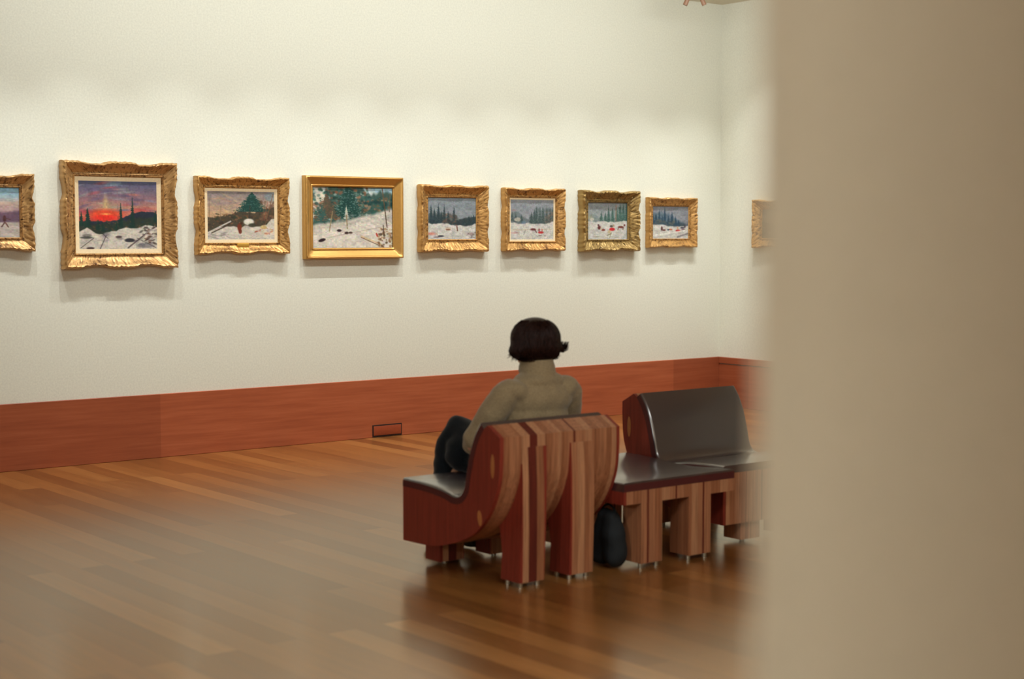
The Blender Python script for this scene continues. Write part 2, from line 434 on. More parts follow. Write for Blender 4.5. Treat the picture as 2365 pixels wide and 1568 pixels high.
def p_pines():
    p = Paint(200, 160, 3)
    p.vgrad([(0, (176, 196, 204)), (.3, (214, 204, 190)), (1, (220, 214, 200))])
    p.ell(.9, .04, .2, .07, (150, 190, 206), .8); p.ell(.08, .2, .1, .3, (216, 206, 184), .8)
    p.below([(0, .62), (.1, .5), (.2, .1), (.45, -.1), (.62, .1), (.72, .22), (.85, .14), (1, .16)], (56, 84, 76), .95, .05, .10, 20)
    p.dabs(330, .0, .72, 0, .58, .024, [(30, 78, 66), (60, 104, 92), (126, 78, 56), (90, 116, 108), (24, 60, 54), (150, 166, 160), (140, 96, 70)], .75, .8)
    p.dabs(180, .45, 1, .16, .52, .024, [(34, 82, 76), (56, 92, 86), (20, 58, 58), (110, 86, 64), (150, 120, 96)], .75, .9)
    for _ in range(2): p.fir(.44, .5, .52, .2, (24, 66, 60), (150, 170, 164))
    p.fir(.18, .52, .4, .14, (88, 80, 64), (150, 90, 62)); p.fir(.12, .6, .3, .1, (52, 90, 84), (150, 100, 76))
    p.below([(0, .64), (.2, .60), (.4, .58), (.6, .5), (.8, .44), (1, .36)], (206, 198, 186), 1, .05, .02, 20)
    p.below([(0, .72), (.3, .66), (.6, .6), (1, .42)], (222, 214, 202), .9, .05)
    p.dabs(40, .3, 1, .44, .62, .04, [(180, 172, 162), (160, 156, 150)], .35, .5)
    p.fir(.42, .52, .2, .03, (196, 196, 180)); p.line((.42, .46), (.43, .68), .009, (150, 128, 92)); p.line((.25, .4), (.21, .72), .008, (150, 132, 96))
    p.line((.87, .02), (.93, .66), .008, (110, 84, 56)); p.line((.90, .3), (.925, .64), .006, (70, 52, 40)); p.line((.97, .1), (.96, .4), .006, (100, 84, 70))
    p.ell(.33, .71, .035, .025, (48, 30, 36), 1); p.ell(.42, .75, .03, .025, (50, 28, 30), 1); p.ell(.47, .745, .03, .02, (60, 40, 40), 1)
    p.ell(.12, .865, .055, .03, (44, 26, 34), 1, .35, -.3); p.line((.17, .83), (.9, .64), .004, (160, 146, 128), .8)
    p.line((.60, .80), (.86, .94), .012, (226, 200, 160)); p.line((.6, .82), (.84, .96), .006, (110, 80, 54))
    p.dabs(60, .82, 1, .68, .98, .018, [(120, 84, 56), (90, 66, 46), (210, 190, 160), (160, 120, 80), (76, 60, 44)], .75, 1)
    p.line((.88, .62), (.89, .8), .007, (66, 52, 44)); p.ell(.8, .78, .014, .045, (170, 60, 50), 1, .4, -.3)
    p.dabs(18, 0, .6, .6, .98, .05, [(196, 190, 180), (232, 226, 214)], .4, .2)
    return p.a
def winter(seed, sky, trees, snow, extra, w=170, h=150):
    p = Paint(w, h, seed)
    p.vgrad([(0, sky[0]), (.45, sky[1]), (.6, sky[1]), (1, SNOW)])
    p.dabs(30, 0, 1, 0, .5, .12, [sky[0], sky[1], tuple(v+12 for v in sky[1])], .35, .4)
    trees(p)
    p.below(snow, (206, 204, 198), 1, .03, .04, 10)
    p.dabs(24, 0, 1, .72, 1, .07, [(182, 180, 178), (224, 222, 214), (170, 172, 176), (198, 196, 190)], .5, .22)
    extra(p)
    return p.a
def p_w4():
    def tr(p):
        p.below([(0, .44), (.3, .42), (.55, .5), (.7, .56), (1, .5)], (84, 92, 92), .8, .04, .06, 20)
        p.below([(.0, .62), (.5, .60), (.7, .55), (1, .5)], (50, 62, 66), .9, .03, .05, 24)
        for x, b, h, w in [(.07, .62, .42, .05), (.14, .62, .34, .05), (.22, .64, .46, .055), (.34, .64, .45, .045), (.28, .64, .3, .05), (.42, .64, .3, .05), (.54, .66, .44, .035), (.85, .64, .2, .06), (.95, .64, .22, .06), (.75, .64, .14, .05)]:
            p.fir(x, b, h, w, (42, 62, 68), (84, 92, 92))
        p.dabs(50, .3, .6, .4, .66, .03, [(120, 88, 72), (92, 84, 76), (70, 60, 56)], .5, .9)
    def ex(p):
        p.ell(.42, .74, .07, .04, (190, 168, 146), .9); p.ell(.42, .765, .06, .018, (126, 76, 52), .95)
        p.line((.6, .68), (.61, .79), .014, (110, 66, 50)); p.ell(.66, .68, .06, .03, (216, 214, 208), .9)
        p.ell(.08, .86, .13, .05, (206, 128, 110), .85, .7); p.ell(.27, .915, .08, .025, (50, 50, 66), .95); p.ell(.18, .94, .08, .02, (120, 100, 110), .7)
        p.ell(.9, .86, .09, .05, (138, 112, 110), .7, .8); p.ell(.93, .78, .06, .03, (220, 218, 212), .9); p.dabs(14, .8, 1, .8, .95, .03, [(110, 90, 90), (190, 184, 180)], .5)
    return winter(4, ((132, 142, 150), (138, 144, 150)), tr, [(0, .64), (.3, .66), (.6, .68), (.8, .70), (1, .66)], ex)
def p_w5():
    def tr(p):
        p.below([(0, .38), (.15, .36), (.3, .52), (.4, .58), (.5, .4), (.62, .3), (1, .28)], (104, 116, 120), .8, .04, .08, 18)
        for x, b, h, w in [(.48, .6, .28, .05), (.55, .62, .36, .05), (.6, .64, .46, .05), (.68, .64, .42, .05), (.75, .66, .5, .055), (.84, .64, .44, .05), (.92, .64, .42, .05), (.98, .6, .4, .04), (.12, .56, .2, .05), (.04, .54, .22, .04), (.25, .58, .2, .05)]:
            p.fir(x, b, h, w, (66, 84, 84), (126, 132, 126))
        p.ell(.08, .27, .08, .04, (168, 130, 134), .6, .8); p.ell(.16, .5, .09, .06, (196, 188, 172), .8); p.ell(.3, .57, .06, .05, (96, 124, 150), .6)
        p.dabs(40, .8, 1, .3, .6, .03, [(132, 104, 92), (110, 104, 96)], .4, .9)
    def ex(p):
        p.line((.05, .76), (.95, .74), .012, (196, 176, 140), .5); p.ell(.52, .745, .08, .035, (112, 60, 62), 1); p.line((.56, .76), (.6, .82), .012, (100, 56, 60))
        p.ell(.7, .82, .08, .035, (190, 52, 58), 1); p.ell(.66, .76, .025, .05, (150, 80, 84), .9); p.ell(.73, .76, .02, .04, (170, 110, 104), .9)
        p.ell(.1, .83, .12, .03, (200, 140, 136), .5); p.line((.3, .88), (.34, .76), .006, (130, 128, 130)); p.ell(.68, .9, .05, .012, (110, 76, 70), .8); p.ell(.8, .91, .03, .01, (110, 76, 70), .8)
    return winter(5, ((140, 146, 154), (146, 150, 156)), tr, [(0, .60), (.3, .64), (.5, .62), (.8, .62), (1, .58)], ex)
def p_w6():
    def tr(p):
        p.below([(0, .42), (.2, .40), (.35, .5), (.5, .42), (.75, .2), (1, .05)], (122, 138, 138), .75, .06, .08, 18)
        p.ell(.08, .42, .1, .1, (176, 168, 138), .6, .8); p.ell(.12, .46, .06, .05, (214, 208, 190), .8)
        for x, b, h, w in [(.35, .54, .28, .05), (.53, .54, .44, .05), (.45, .54, .28, .05), (.63, .54, .4, .05), (.82, .52, .5, .06), (.9, .5, .46, .06), (.98, .5, .48, .06), (.74, .52, .36, .05)]:
            p.fir(x, b, h, w, (66, 98, 92), (120, 140, 128))
        p.line((.72, .08), (.71, .5), .02, (150, 120, 104), .7)
    def ex(p):
        p.line((0, .8), (1, .66), .03, (188, 190, 192), .5)
        p.ell(.30, .68, .05, .06, (104, 50, 50), 1); p.ell(.28, .61, .03, .03, (92, 52, 56), 1); p.ell(.4, .74, .06, .035, (130, 66, 56), 1); p.ell(.35, .7, .03, .05, (216, 200, 170), .7)
        p.ell(.62, .72, .08, .05, (200, 44, 50), 1, .25); p.ell(.6, .64, .05, .035, (84, 80, 66), .9); p.ell(.66, .62, .02, .04, (180, 160, 110), .9)
        p.ell(.84, .66, .09, .035, (120, 56, 48), 1); p.ell(.93, .61, .025, .035, (110, 50, 46), 1); p.line((.78, .68), (.76, .74), .01, (120, 60, 50)); p.line((.9, .68), (.89, .73), .01, (120, 60, 50))
        p.ell(.55, .79, .05, .05, (210, 190, 140), .8); p.line((.5, .88), (.6, .84), .012, (128, 118, 88)); p.line((.56, .94), (.6, .8), .008, (140, 128, 96)); p.ell(.24, .92, .12, .015, (150, 140, 128), .6); p.ell(.75, .94, .1, .014, (160, 150, 136), .6)
    return winter(6, ((140, 148, 156), (158, 162, 162)), tr, [(0, .56), (.3, .54), (.6, .56), (1, .52)], ex)
def p_w7():
    def tr(p):
        p.below([(0, .24), (.2, .26), (.5, .3), (.7, .46), (.9, .56), (1, .54)], (84, 106, 122), .7, .06, .08, 16)
        p.below([(0, .5), (.4, .5), (.8, .56), (1, .58)], (62, 78, 90), .8, .04, .06, 20)
        for x, b, h, w in [(.19, .58, .46, .055), (.34, .6, .54, .06), (.54, .58, .4, .055), (.44, .58, .3, .06), (.1, .56, .34, .06), (.03, .56, .3, .05), (.27, .58, .3, .06), (.64, .58, .26, .05), (.72, .6, .18, .05)]:
            p.fir(x, b, h, w, (40, 70, 92), (84, 104, 118))
        p.dabs(40, 0, .6, .4, .6, .04, [(110, 100, 88), (92, 104, 100)], .4, .8); p.ell(.95, .5, .1, .1, (140, 134, 142), .6, .9)
    def ex(p):
        p.ell(.11, .64, .08, .05, (222, 218, 212), .9); p.ell(.26, .68, .03, .08, (92, 46, 48), 1); p.ell(.32, .73, .06, .03, (100, 50, 48), 1)
        p.ell(.5, .71, .07, .03, (170, 100, 74), .9); p.ell(.44, .72, .04, .03, (66, 84, 92), .9)
        p.ell(.71, .75, .08, .045, (196, 46, 50), 1, .3); p.ell(.70, .67, .03, .06, (196, 160, 130), .9); p.ell(.83, .66, .07, .03, (70, 66, 84), 1); p.ell(.9, .62, .03, .05, (72, 62, 76), .9); p.ell(.85, .71, .06, .02, (120, 70, 84), .8)
        p.line((0, .9), (.9, .74), .02, (236, 232, 224), .8); p.line((.05, .96), (.8, .82), .01, (176, 172, 172), .7); p.line((.7, .94), (.97, .84), .03, (126, 122, 128), .8)
    return winter(7, ((134, 140, 152), (140, 142, 150)), tr, [(0, .60), (.3, .60), (.6, .66), (1, .62)], ex)
def p_skater():
    p = Paint(180, 130, 8)
    p.vgrad([(0, (132, 182, 208)), (.2, (168, 190, 200)), (.3, (196, 176, 162)), (.5, (188, 152, 156)), (.62, (120, 92, 110)), (.7, (190, 176, 168)), (1, (206, 200, 188))])
    p.below([(0, .45), (.6, .5), (.8, .52), (1, .5)], (104, 80, 100), .85, .05, .04, 18)
    p.below([(0, .7), (1, .69)], (196, 184, 176), 1, .03)
    p.ell(.84, .62, .02, .08, (84, 50, 50), 1); p.line((.84, .7), (.81, .78), .01, (90, 60, 56)); p.line((.85, .7), (.88, .79), .01, (110, 70, 62)); p.line((.83, .6), (.9, .64), .008, (90, 56, 54))
    p.ell(.4, .66, .03, .08, (80, 60, 60), 1); p.dabs(12, 0, 1, .74, .98, .12, [(180, 172, 166), (214, 208, 196)], .4, .12)
    return p.a
def p_dim():
    p = Paint(120, 90, 9)
    p.vgrad([(0, (120, 110, 100)), (.5, (140, 120, 96)), (1, (110, 96, 76))])
    p.below([(0, .5), (.5, .6), (1, .45)], (88, 74, 56), .9, .05, .08, 14); p.dabs(40, 0, 1, .5, 1, .08, [(150, 132, 106), (96, 80, 60)], .5, .4)
    return p.a

def canvas(a, w, h, y, parent):
    """a flat painted canvas w x h, centred, facing -Y at local y"""
    H_, W_ = a.shape[:2]
    rs = np.random.RandomState(H_*7+W_); g = rs.rand(H_//3+2, W_//4+2, 1)*.6+rs.rand(H_//3+2, W_//4+2, 3)*.4
    g = np.repeat(np.repeat(g, 3, 0), 4, 1)[:H_, :W_]; g2 = rs.rand(H_//9+2, W_//12+2, 1)
    g2 = np.repeat(np.repeat(g2, 9, 0), 12, 1)[:H_, :W_]
    a = a*(.84+.20*g+.12*g2)
    p_ = np.pad(a, ((1, 1), (1, 1), (0, 0)), 'edge')
    a = (p_[:-2, 1:-1]+p_[2:, 1:-1]+p_[1:-1, :-2]+p_[1:-1, 2:]+2*p_[1:-1, 1:-1])/6
    xs = np.linspace(-w/2, w/2, W_); zs = np.linspace(h/2, -h/2, H_)
    X, Z = np.meshgrid(xs, zs)
    front = np.stack([X.ravel(), np.full(X.size, y), Z.ravel()], 1)
    idx = np.arange(H_*W_).reshape(H_, W_)
    q = np.stack([idx[:-1, :-1], idx[1:, :-1], idx[1:, 1:], idx[:-1, 1:]], -1).reshape(-1, 4)
    n0 = len(front)
    back = np.array([(-w/2, y+.012, h/2), (-w/2, y+.012, -h/2), (w/2, y+.012, -h/2), (w/2, y+.012, h/2)])
    me = bpy.data.meshes.new('canvas')
    me.from_pydata(np.concatenate([front, back]).tolist(), [], q.tolist() + [(n0+3, n0+2, n0+1, n0)])
    at = me.color_attributes.new('paint', 'FLOAT_COLOR', 'POINT')
    c = np.clip(a, 0, 255)/255
    c = np.where(c <= .04045, c/12.92, ((c+.055)/1.055)**2.4)
    c = np.clip(c*.84, 0, 1).reshape(-1, 3)
    c = np.concatenate([c, np.ones((len(c), 1))], 1); c = np.concatenate([c, np.full((4, 4), .3)])
    at.data.foreach_set('color', c.astype(np.float32).ravel())
    me.materials.append(M['canvas'])
    return link(bpy.data.objects.new('canvas', me), parent)

def sstep(a, b, x):
    t = max(0, min(1, (x-a)/(b-a))); return t*t*(3-2*t)

def moulding(name, w, h, mw, depth, mat, parent, ornate=1.0, amp=.02, seed=0, inner=.004, plain=False, corner=.16, centre=.12):
    """picture moulding: outer size w x h, face width mw, carved swept outline with corner and centre cartouches"""
    bm = bmesh.new()
    lay = bm.verts.layers.float.new('relief')
    S = 18 if not plain else 14
    iw, ih = w/2-mw, h/2-mw      # sight half size
    if plain:
        prof = [(0, .020), (.05, .030), (.12, .034), (.16, .028), (.22, .026), (.40, .036), (.60, .050), (.72, .054),
                (.76, .060), (.86, .066), (.95, .062), (1.0, .050), (1.0, .02), (1.0, 0)]
    else:
        prof = [(0, .016), (.04, .022), (.08, .026), (.12, .024), (.15, .020), (.18, .024), (.24, .022), (.32, .024),
                (.42, .030), (.52, .037), (.62, .045), (.72, .054), (.80, .061), (.87, .064), (.93, .060), (1.0, .048), (1.0, .02), (.96, 0)]
    prof = [(s, d*depth/.064) for s, d in prof]
    sides = [((-1, -1), (1, -1), (0, -1)), ((1, -1), (1, 1), (1, 0)), ((1, 1), (-1, 1), (0, 1)), ((-1, 1), (-1, -1), (-1, 0))]
    rings = []
    for a, b, nrm in sides:
        L = w if nrm[0] == 0 else h
        N = int(L/.006) if not plain else 30
        for i in range(N):
            t = i/N
            tt = 2*t-1                                    # -1..1 along the side
            dc = (1-abs(tt))*L/2                          # metres from the corner
            dm = abs(tt)*L/2
            cb = 1-sstep(corner*.45, corner*.95, dc); mb = 1-sstep(centre*.45, centre*.9, dm)
            o = amp*(max(cb, mb)-1)
            if ornate and not plain:
                o += amp*.12*math.sin(dc*170+seed)*max(cb, mb)*ornate
                o += amp*.05*math.sin(dm*95+seed*2)
            ring = []
            for k, (s, d) in enumerate(prof):
                ext = s*mw + (o*sstep(.35, 1, s) if not plain else 0)
                x = (a[0]+(b[0]-a[0])*t); z = (a[1]+(b[1]-a[1])*t)
                px = x*(iw+ext) if nrm[0] == 0 else nrm[0]*(iw+ext)
                pz = z*(ih+ext) if nrm[1] == 0 else nrm[1]*(ih+ext)
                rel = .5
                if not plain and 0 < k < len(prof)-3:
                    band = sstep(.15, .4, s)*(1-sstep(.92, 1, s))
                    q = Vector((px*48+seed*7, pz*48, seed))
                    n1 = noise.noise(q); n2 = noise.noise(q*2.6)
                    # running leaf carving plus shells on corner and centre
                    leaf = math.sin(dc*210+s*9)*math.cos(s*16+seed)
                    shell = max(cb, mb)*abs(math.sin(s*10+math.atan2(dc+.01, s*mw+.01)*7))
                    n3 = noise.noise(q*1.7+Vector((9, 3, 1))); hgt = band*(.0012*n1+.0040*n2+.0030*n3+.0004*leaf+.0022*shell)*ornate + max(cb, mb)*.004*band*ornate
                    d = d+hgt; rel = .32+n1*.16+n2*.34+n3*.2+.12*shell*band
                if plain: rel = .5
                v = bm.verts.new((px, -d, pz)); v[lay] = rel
                ring.append(v)
            rings.append(ring)
    n = len(rings)
    for i in range(n):
        A, B = rings[i], rings[(i+1) % n]
        for k in range(len(prof)-1):
            bm.faces.new([A[k], B[k], B[k+1], A[k+1]])
    o = obj(name, bm, M[mat], parent, 50)
    return o

def rect_ring(name, w, h, mw, d0, d1, mat, parent):
    """flat sloping liner between outer size w x h and w-2mw"""
    bm = bmesh.new()
    def r(hw, hh, d): return [bm.verts.new(p) for p in [(-hw, -d, -hh), (hw, -d, -hh), (hw, -d, hh), (-hw, -d, hh)]]
    R = [r(w/2, h/2, .004), r(w/2, h/2, d1), r(w/2-mw*.85, h/2-mw*.85, d0+.002), r(w/2-mw, h/2-mw, d0), r(w/2-mw, h/2-mw, .004)]
    for A, B in zip(R, R[1:]):
        for i in range(4): bm.faces.new([A[i], A[(i+1) % 4], B[(i+1) % 4], B[i]])
    return obj(name, bm, mat, parent)

def picture(x0, x1, z0, z1, mw, liner, mat, painter, label, seed, depth=.062, plain=False, amp=.018, ornate=1.0, corner=.16, centre=.12, group=None, rot=0, y=None, plate=False):
    if y is None: x0 = x0+.75*depth*x0/9.84
    amp *= .72; w, h = x1-x0, z1-z0
    t = empty('framed_painting', ((x0+x1)/2, (W if y is None else y), (z0+z1)/2), label, 'painting', group)
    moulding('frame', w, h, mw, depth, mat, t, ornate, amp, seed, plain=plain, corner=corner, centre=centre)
    iw, ih = w-2*mw, h-2*mw
    if liner:
        rect_ring('liner', iw+.004, ih+.004, liner, .012, .017*depth/.062, M['liner'], t)
        iw -= 2*liner; ih -= 2*liner
    canvas(painter(), iw+.006, ih+.006, -.0125, t)
    if plate:
        bm = bmesh.new(); box(bm, -.045, .045, -.036, -.022, -h/2+mw*.60, -h/2+mw*.95); bevel(bm, .003, 2)
        obj('name_plate', bm, M['gilt_plate'], t)
    return t

GP = 'framed landscapes hung in a row'
picture(3.10, 3.906, 1.393, 1.879, .088, .0, 'gold_a', p_skater, 'gilt framed painting of a skater on pale ice, cut by the left picture edge', 1, amp=.02, group=GP)
picture(4.062, 4.885, 1.277, 1.973, .100, .030, 'gold_a', p_sunset, 'largest gilt framed painting, red sunset over snowy rocks with a cream liner', 2, depth=.078, amp=.022, corner=.2, centre=.16, group=GP)
picture(5.008, 5.752, 1.363, 1.895, .080, .024, 'gold_d', p_cabin, 'ornate gilt painting of one dark fir and brown figures in snow, cream liner', 3, amp=.018, group=GP, plate=True)
picture(5.858, 6.720, 1.324, 1.917, .078, .0, 'gold_b', p_pines, 'plain straight gold frame around green pines on a snowy slope', 4, depth=.056, plain=True, group=GP)
picture(6.838, 7.512, 1.366, 1.873, .097, .0, 'gold_d', p_w4, 'gilt framed snow scene with firs at left, right of the plain gold frame', 5, amp=.012, group=GP)
picture(7.630, 8.283, 1.368, 1.863, .078, .016, 'gold_d', p_w5, 'gilt framed snow scene with one red sleigh and a thin cream liner', 6, amp=.014, group=GP)
picture(8.405, 9.080, 1.361, 1.856, .098, .0, 'gold_c', p_w6, 'dark olive gilt frame with scrolled corners, red sleigh and brown horses in snow', 7, depth=.075, amp=.016, ornate=1.7, group=GP)
picture(9.160, 9.765, 1.388, 1.810, .076, .0, 'gold_d', p_w7, 'smallest gilt framed snow scene with bluish firs, nearest the room corner', 8, depth=.056, amp=.010, group=GP)
pr = picture(-.34, .34, -.205, .205, .085, .0, 'gold_d', p_dim, 'gilt frame on the end wall, half hidden behind the blurred partition edge', 9, amp=.016, y=0)
pr.location = (XR, 9.47-.34, 1.588); pr.rotation_euler = (0, 0, -math.pi/2)

# ------------------------------------------------------------------ benches
Y0 = 5.62   # local origin of bench: x=left side, y=Y0
T = [(5.98,.398),(5.86,.397),(5.74,.391),(5.65,.380),(5.592,.368),(5.548,.376),(5.518,.41),(5.500,.48),(5.472,.577),(5.438,.65),(5.400,.702)]
Bk = [(5.400,.702),(5.345,.695),(5.262,.650),(5.262,.562),(5.275,.45),(5.325,.338),(5.40,.25),(5.49,.193),(5.60,.155),(5.745,.120),(5.98,.112)]
T = [(y-Y0, z) for y, z in T]; Bk = [(y-Y0, z) for y, z in Bk]
Tc = catmull(T, 5)
def offset(curve, d):
    out = []
    for i, p in enumerate(curve):
        a = curve[max(0, i-1)]; b = curve[min(len(curve)-1, i+1)]
        tx, tz = b[0]-a[0], b[1]-a[1]; L = math.hypot(tx, tz) or 1
        out.append((p[0]+tz/L*-d, p[1]+tx/L*d))
    return out
PT = .038
Lw = offset(Tc, PT)            # underside of the cushion
if Lw[0][1] > Tc[0][1]: Lw = offset(Tc, -PT)
Lw[0] = (Tc[0][0], Tc[0][1]-PT)
Bc = [Bk[0]] + Bk[1:3] + catmull(Bk[2:], 5)[1:]
BW = .672
def make_bench(label):
    r = empty('gallery_bench', (4.07, Y0, 0), label, 'bench', 'curved wood and leather gallery benches')
    bm = bmesh.new()
    prof = Lw + Bc[1:]
    prism_x(bm, prof, 0, BW)
    bmesh.ops.triangulate(bm, faces=[f for f in bm.faces if len(f.verts) > 4])
    obj('body', bm, M['lam'], r, 28)
    bm = bmesh.new()
    # cushion runs over seat and back, edges slightly rounded
    n = len(Tc); xs = [.0, .004, .014, BW-.014, BW-.004, BW]; dz = [.008, .002, 0, 0, .002, .008]
    grid = []
    Tin = offset(Tc, PT*.22) if Lw[5][1] < Tc[5][1] else offset(Tc, -PT*.22)
    sg = 1 if offset(Tc, .01)[3][1] < Tc[3][1] else -1
    for x, d in zip(xs, dz):
        c = offset(Tc, sg*d); c[0] = (Tc[0][0]-d*.3, Tc[0][1]-d); grid.append([bm.verts.new((x, p[0], p[1])) for p in c])
    under = [[bm.verts.new((x, p[0], p[1])) for p in Lw] for x in (0, BW)]
    for i in range(len(xs)-1):
        for j in range(n-1): bm.faces.new([grid[i][j], grid[i+1][j], grid[i+1][j+1], grid[i][j+1]])
    for e, u in ((grid[0], under[0]), (grid[-1], under[1])):
        for j in range(n-1): bm.faces.new([e[j], e[j+1], u[j+1], u[j]])
    for j in range(n-1): bm.faces.new([under[0][j], under[0][j+1], under[1][j+1], under[1][j]])
    for j in (0, n-1): bm.faces.new([under[0][j]] + [g[j] for g in grid] + [under[1][j]])
    obj('leather_cushion', bm, M['leather'], r, 45)
    # dark welt along both cushion sides
    for xx in (-.0012, BW-.0008):
        bm = bmesh.new()
        prism_x(bm, offset(Tc, sg*.010) + Lw[::-1], xx, xx+.002)
        bmesh.ops.triangulate(bm, faces=[f for f in bm.faces if len(f.verts) > 4])
        w_ = obj('cushion_side_band', bm, M['edge'], r, 0)
    # rear legs: tall slabs flush with the back
    for x0, x1, sl in ((.10, .232, .035), (.373, .507, .018)):
        bm = bmesh.new()
        lp = [(5.258, .60), (5.250, .45), (5.248, .25), (5.252, .022), (5.385, .022), (5.380, .14), (5.40, .24), (5.47, .33), (5.42, .45), (5.32, .60)]
        lp = [(y-Y0, z) for y, z in lp]
        prism_x(bm, lp, x0, x1)
        for v in bm.verts:
            v.co.x -= sl*max(0, (.60-v.co.z)/.6)*.5; v.co.x += sl*.5
        bmesh.ops.triangulate(bm, faces=[f for f in bm.faces if len(f.verts) > 4])
        lg = obj('leg', bm, M['leg_lam'], r, 30)
        for yy in (5.275, 5.36):
            for gx in (x0+.02, x1-.02):
                bm = bmesh.new(); cyl(bm, (gx, yy-Y0, 0), (gx, yy-Y0, .024), .011, .011, 14); obj('glider', bm, M['steel'], lg)
    for x0, x1 in ((.10, .235), (.385, .515)):
        bm = bmesh.new(); box(bm, x0, x1, 5.832-Y0, 5.945-Y0, .02, .13)
        lg = obj('foot', bm, M['leg_lam'], r)
        bm = bmesh.new(); cyl(bm, ((x0+x1)/2, 5.89-Y0, 0), ((x0+x1)/2, 5.89-Y0, .024), .012, .012, 14); obj('glider', bm, M['steel'], lg)
    # pale oval plugs let into both end panels
    for xs_ in (0, BW):
        for (yy, zz, ry, rz, an) in ((5.312-Y0, .525, .013, .052, .0), (5.402-Y0, .292, .015, .034, -.15)):
            bm = bmesh.new()
            ell(bm, (xs_, yy, zz), (.0016, ry, rz), Matrix.Rotation(an, 4, 'X'), 24)
            obj('wood_plug', bm, M['plug'], r)
    return r
bench = make_bench('curved laminated wood bench seen from behind, the seated person on it')
dup(bench, (5.47+BW, 5.33+(5.98-Y0), 0), math.pi, 'matching curved bench turned towards the camera, dark leather backrest beside the partition')

# backless stool between the two benches
st = empty('gallery_stool', (4.745, 5.235, 0), 'backless flat seat with slab legs between the two curved benches', 'stool')
SW = .70; SD = .74
bm = bmesh.new(); box(bm, 0, SW, 0, SD, .297, .356); obj('seat_frame', bm, M['lam_stool'], st)
bm = bmesh.new()
N = 14
rows = []
for i in range(N+1):
    t = i/N; y = t*SD
    z = .398 - .016*math.sin(math.pi*min(1, t*1.1))**2
    rows.append([bm.verts.new((x, y, z-e)) for x, e in ((0, .006), (.006, .001), (.014, 0), (SW-.014, 0), (SW-.006, .001), (SW, .006))])
for A, B in zip(rows, rows[1:]):
    for k in range(5): bm.faces.new([A[k], A[k+1], B[k+1], B[k]])
lo = [bm.verts.new(p) for p in [(0, 0, .356), (SW, 0, .356), (SW, SD, .356), (0, SD, .356)]]
bm.faces.new(lo)
bm.faces.new([lo[0]] + rows[0] + [lo[1]]); bm.faces.new([lo[3]] + rows[-1] + [lo[2]])
bm.faces.new([lo[0]] + [r_[0] for r_ in rows] + [lo[3]]); bm.faces.new([lo[1]] + [r_[-1] for r_ in rows] + [lo[2]])
obj('leather_cushion', bm, M['leather'], st, 45)
bxo('cushion_front_band', (0.002, SW-.002, -.0015, .002, .357, .389), M['edge'], st)
for x0, x1 in ((.107, .235), (.405, .545)):
    for y0, y1 in ((.0, .125), (SD-.125, SD)):
        bm = bmesh.new(); box(bm, x0, x1, y0+.0005, y1-.0005, .022, .298)
        lg = obj('leg', bm, M['lam_stool'], st)
        for gx in (x0+.014, x1-.02):
            bm = bmesh.new(); cyl(bm, (gx, y0+.02, 0), (gx, y0+.02, .024), .011, .011, 14)
            obj('glider', bm, M['steel'], lg)

# dark unclear shape between bench and stool, modelled as a soft bag
M['bag'] = m_plain('black_bag_cloth', (16, 24, 30), .8, bump=.2, bscale=200)
bg = empty('bag', (4.778, 5.37, 0), 'dark bag-like shape on the floor between the near curved bench and the stool', 'bag')
bm = bmesh.new()
chain(bm, [(0, -.045, .055, .054), (0, -.03, .14, .058), (-.004, -.02, .22, .044)]); chain(bm, [(0, .045, .055, .054), (0, .04, .14, .058), (-.004, .02, .22, .044)])
for v in bm.verts: v.co.z = max(v.co.z, .002)
fused('bag_body', bm, M['bag'], bg, .008, 5, lambda c: .007*noise.noise(c*16))
bm = bmesh.new()
hp = [Vector((-.002, -.05+.1*k/10, .255+.028*math.sin(math.pi*k/10))) for k in range(11)]
for a_, b_ in zip(hp, hp[1:]): cyl(bm, a_, b_, .005, .005, 8)
obj('handle', bm, M['bag'], bg, 60)

# ------------------------------------------------------------------ person
def fabric(name, c0, c1, scale=260, rough=.9, bump=.35, sheen=.3):
    t = MT(name, rough, .15)
    mp = t.coords('Object', scale=(1, 1, .6)); nz = t.n('ShaderNodeTexNoise', Scale=scale, Detail=3.0); t.l(mp, 'Vector', nz, 'Vector')
    r = t.ramp([(.3, s2l(c0)), (.7, s2l(c1))]); t.l(nz, 'Fac', r, 'Fac'); t.l(r, 'Color', t.b, 'Base Color')
    t.b.inputs['Sheen Weight'].default_value = sheen; t.b.inputs['Sheen Roughness'].default_value = .5
    t.bump(nz, 'Fac', bump, .002); return t.m
M['sweater'] = fabric('beige_knit', (138, 122, 94), (170, 152, 120))
M['trousers'] = fabric('black_cloth', (14, 20, 26), (24, 30, 36), 300, .85, .2, .15)
M['skin'] = m_plain('skin', (214, 160, 128), .5)
M['shoe'] = m_plain('shoe_leather', (24, 20, 20), .4)
M['hair'] = fabric('dark_brown_hair', (26, 14, 12), (52, 28, 22), 120, .42, .3, .0)

PX, PY = 4.545, 5.60
per = empty('person', (PX, PY, .37), 'person with short dark hair in a beige turtleneck sitting back to the camera', 'person')
def P(x, y, z): return (x-PX, y-PY, z-.37)
def P4(x, y, z, r): return (x-PX, y-PY, z-.37, r)
R_ = Matrix.Rotation
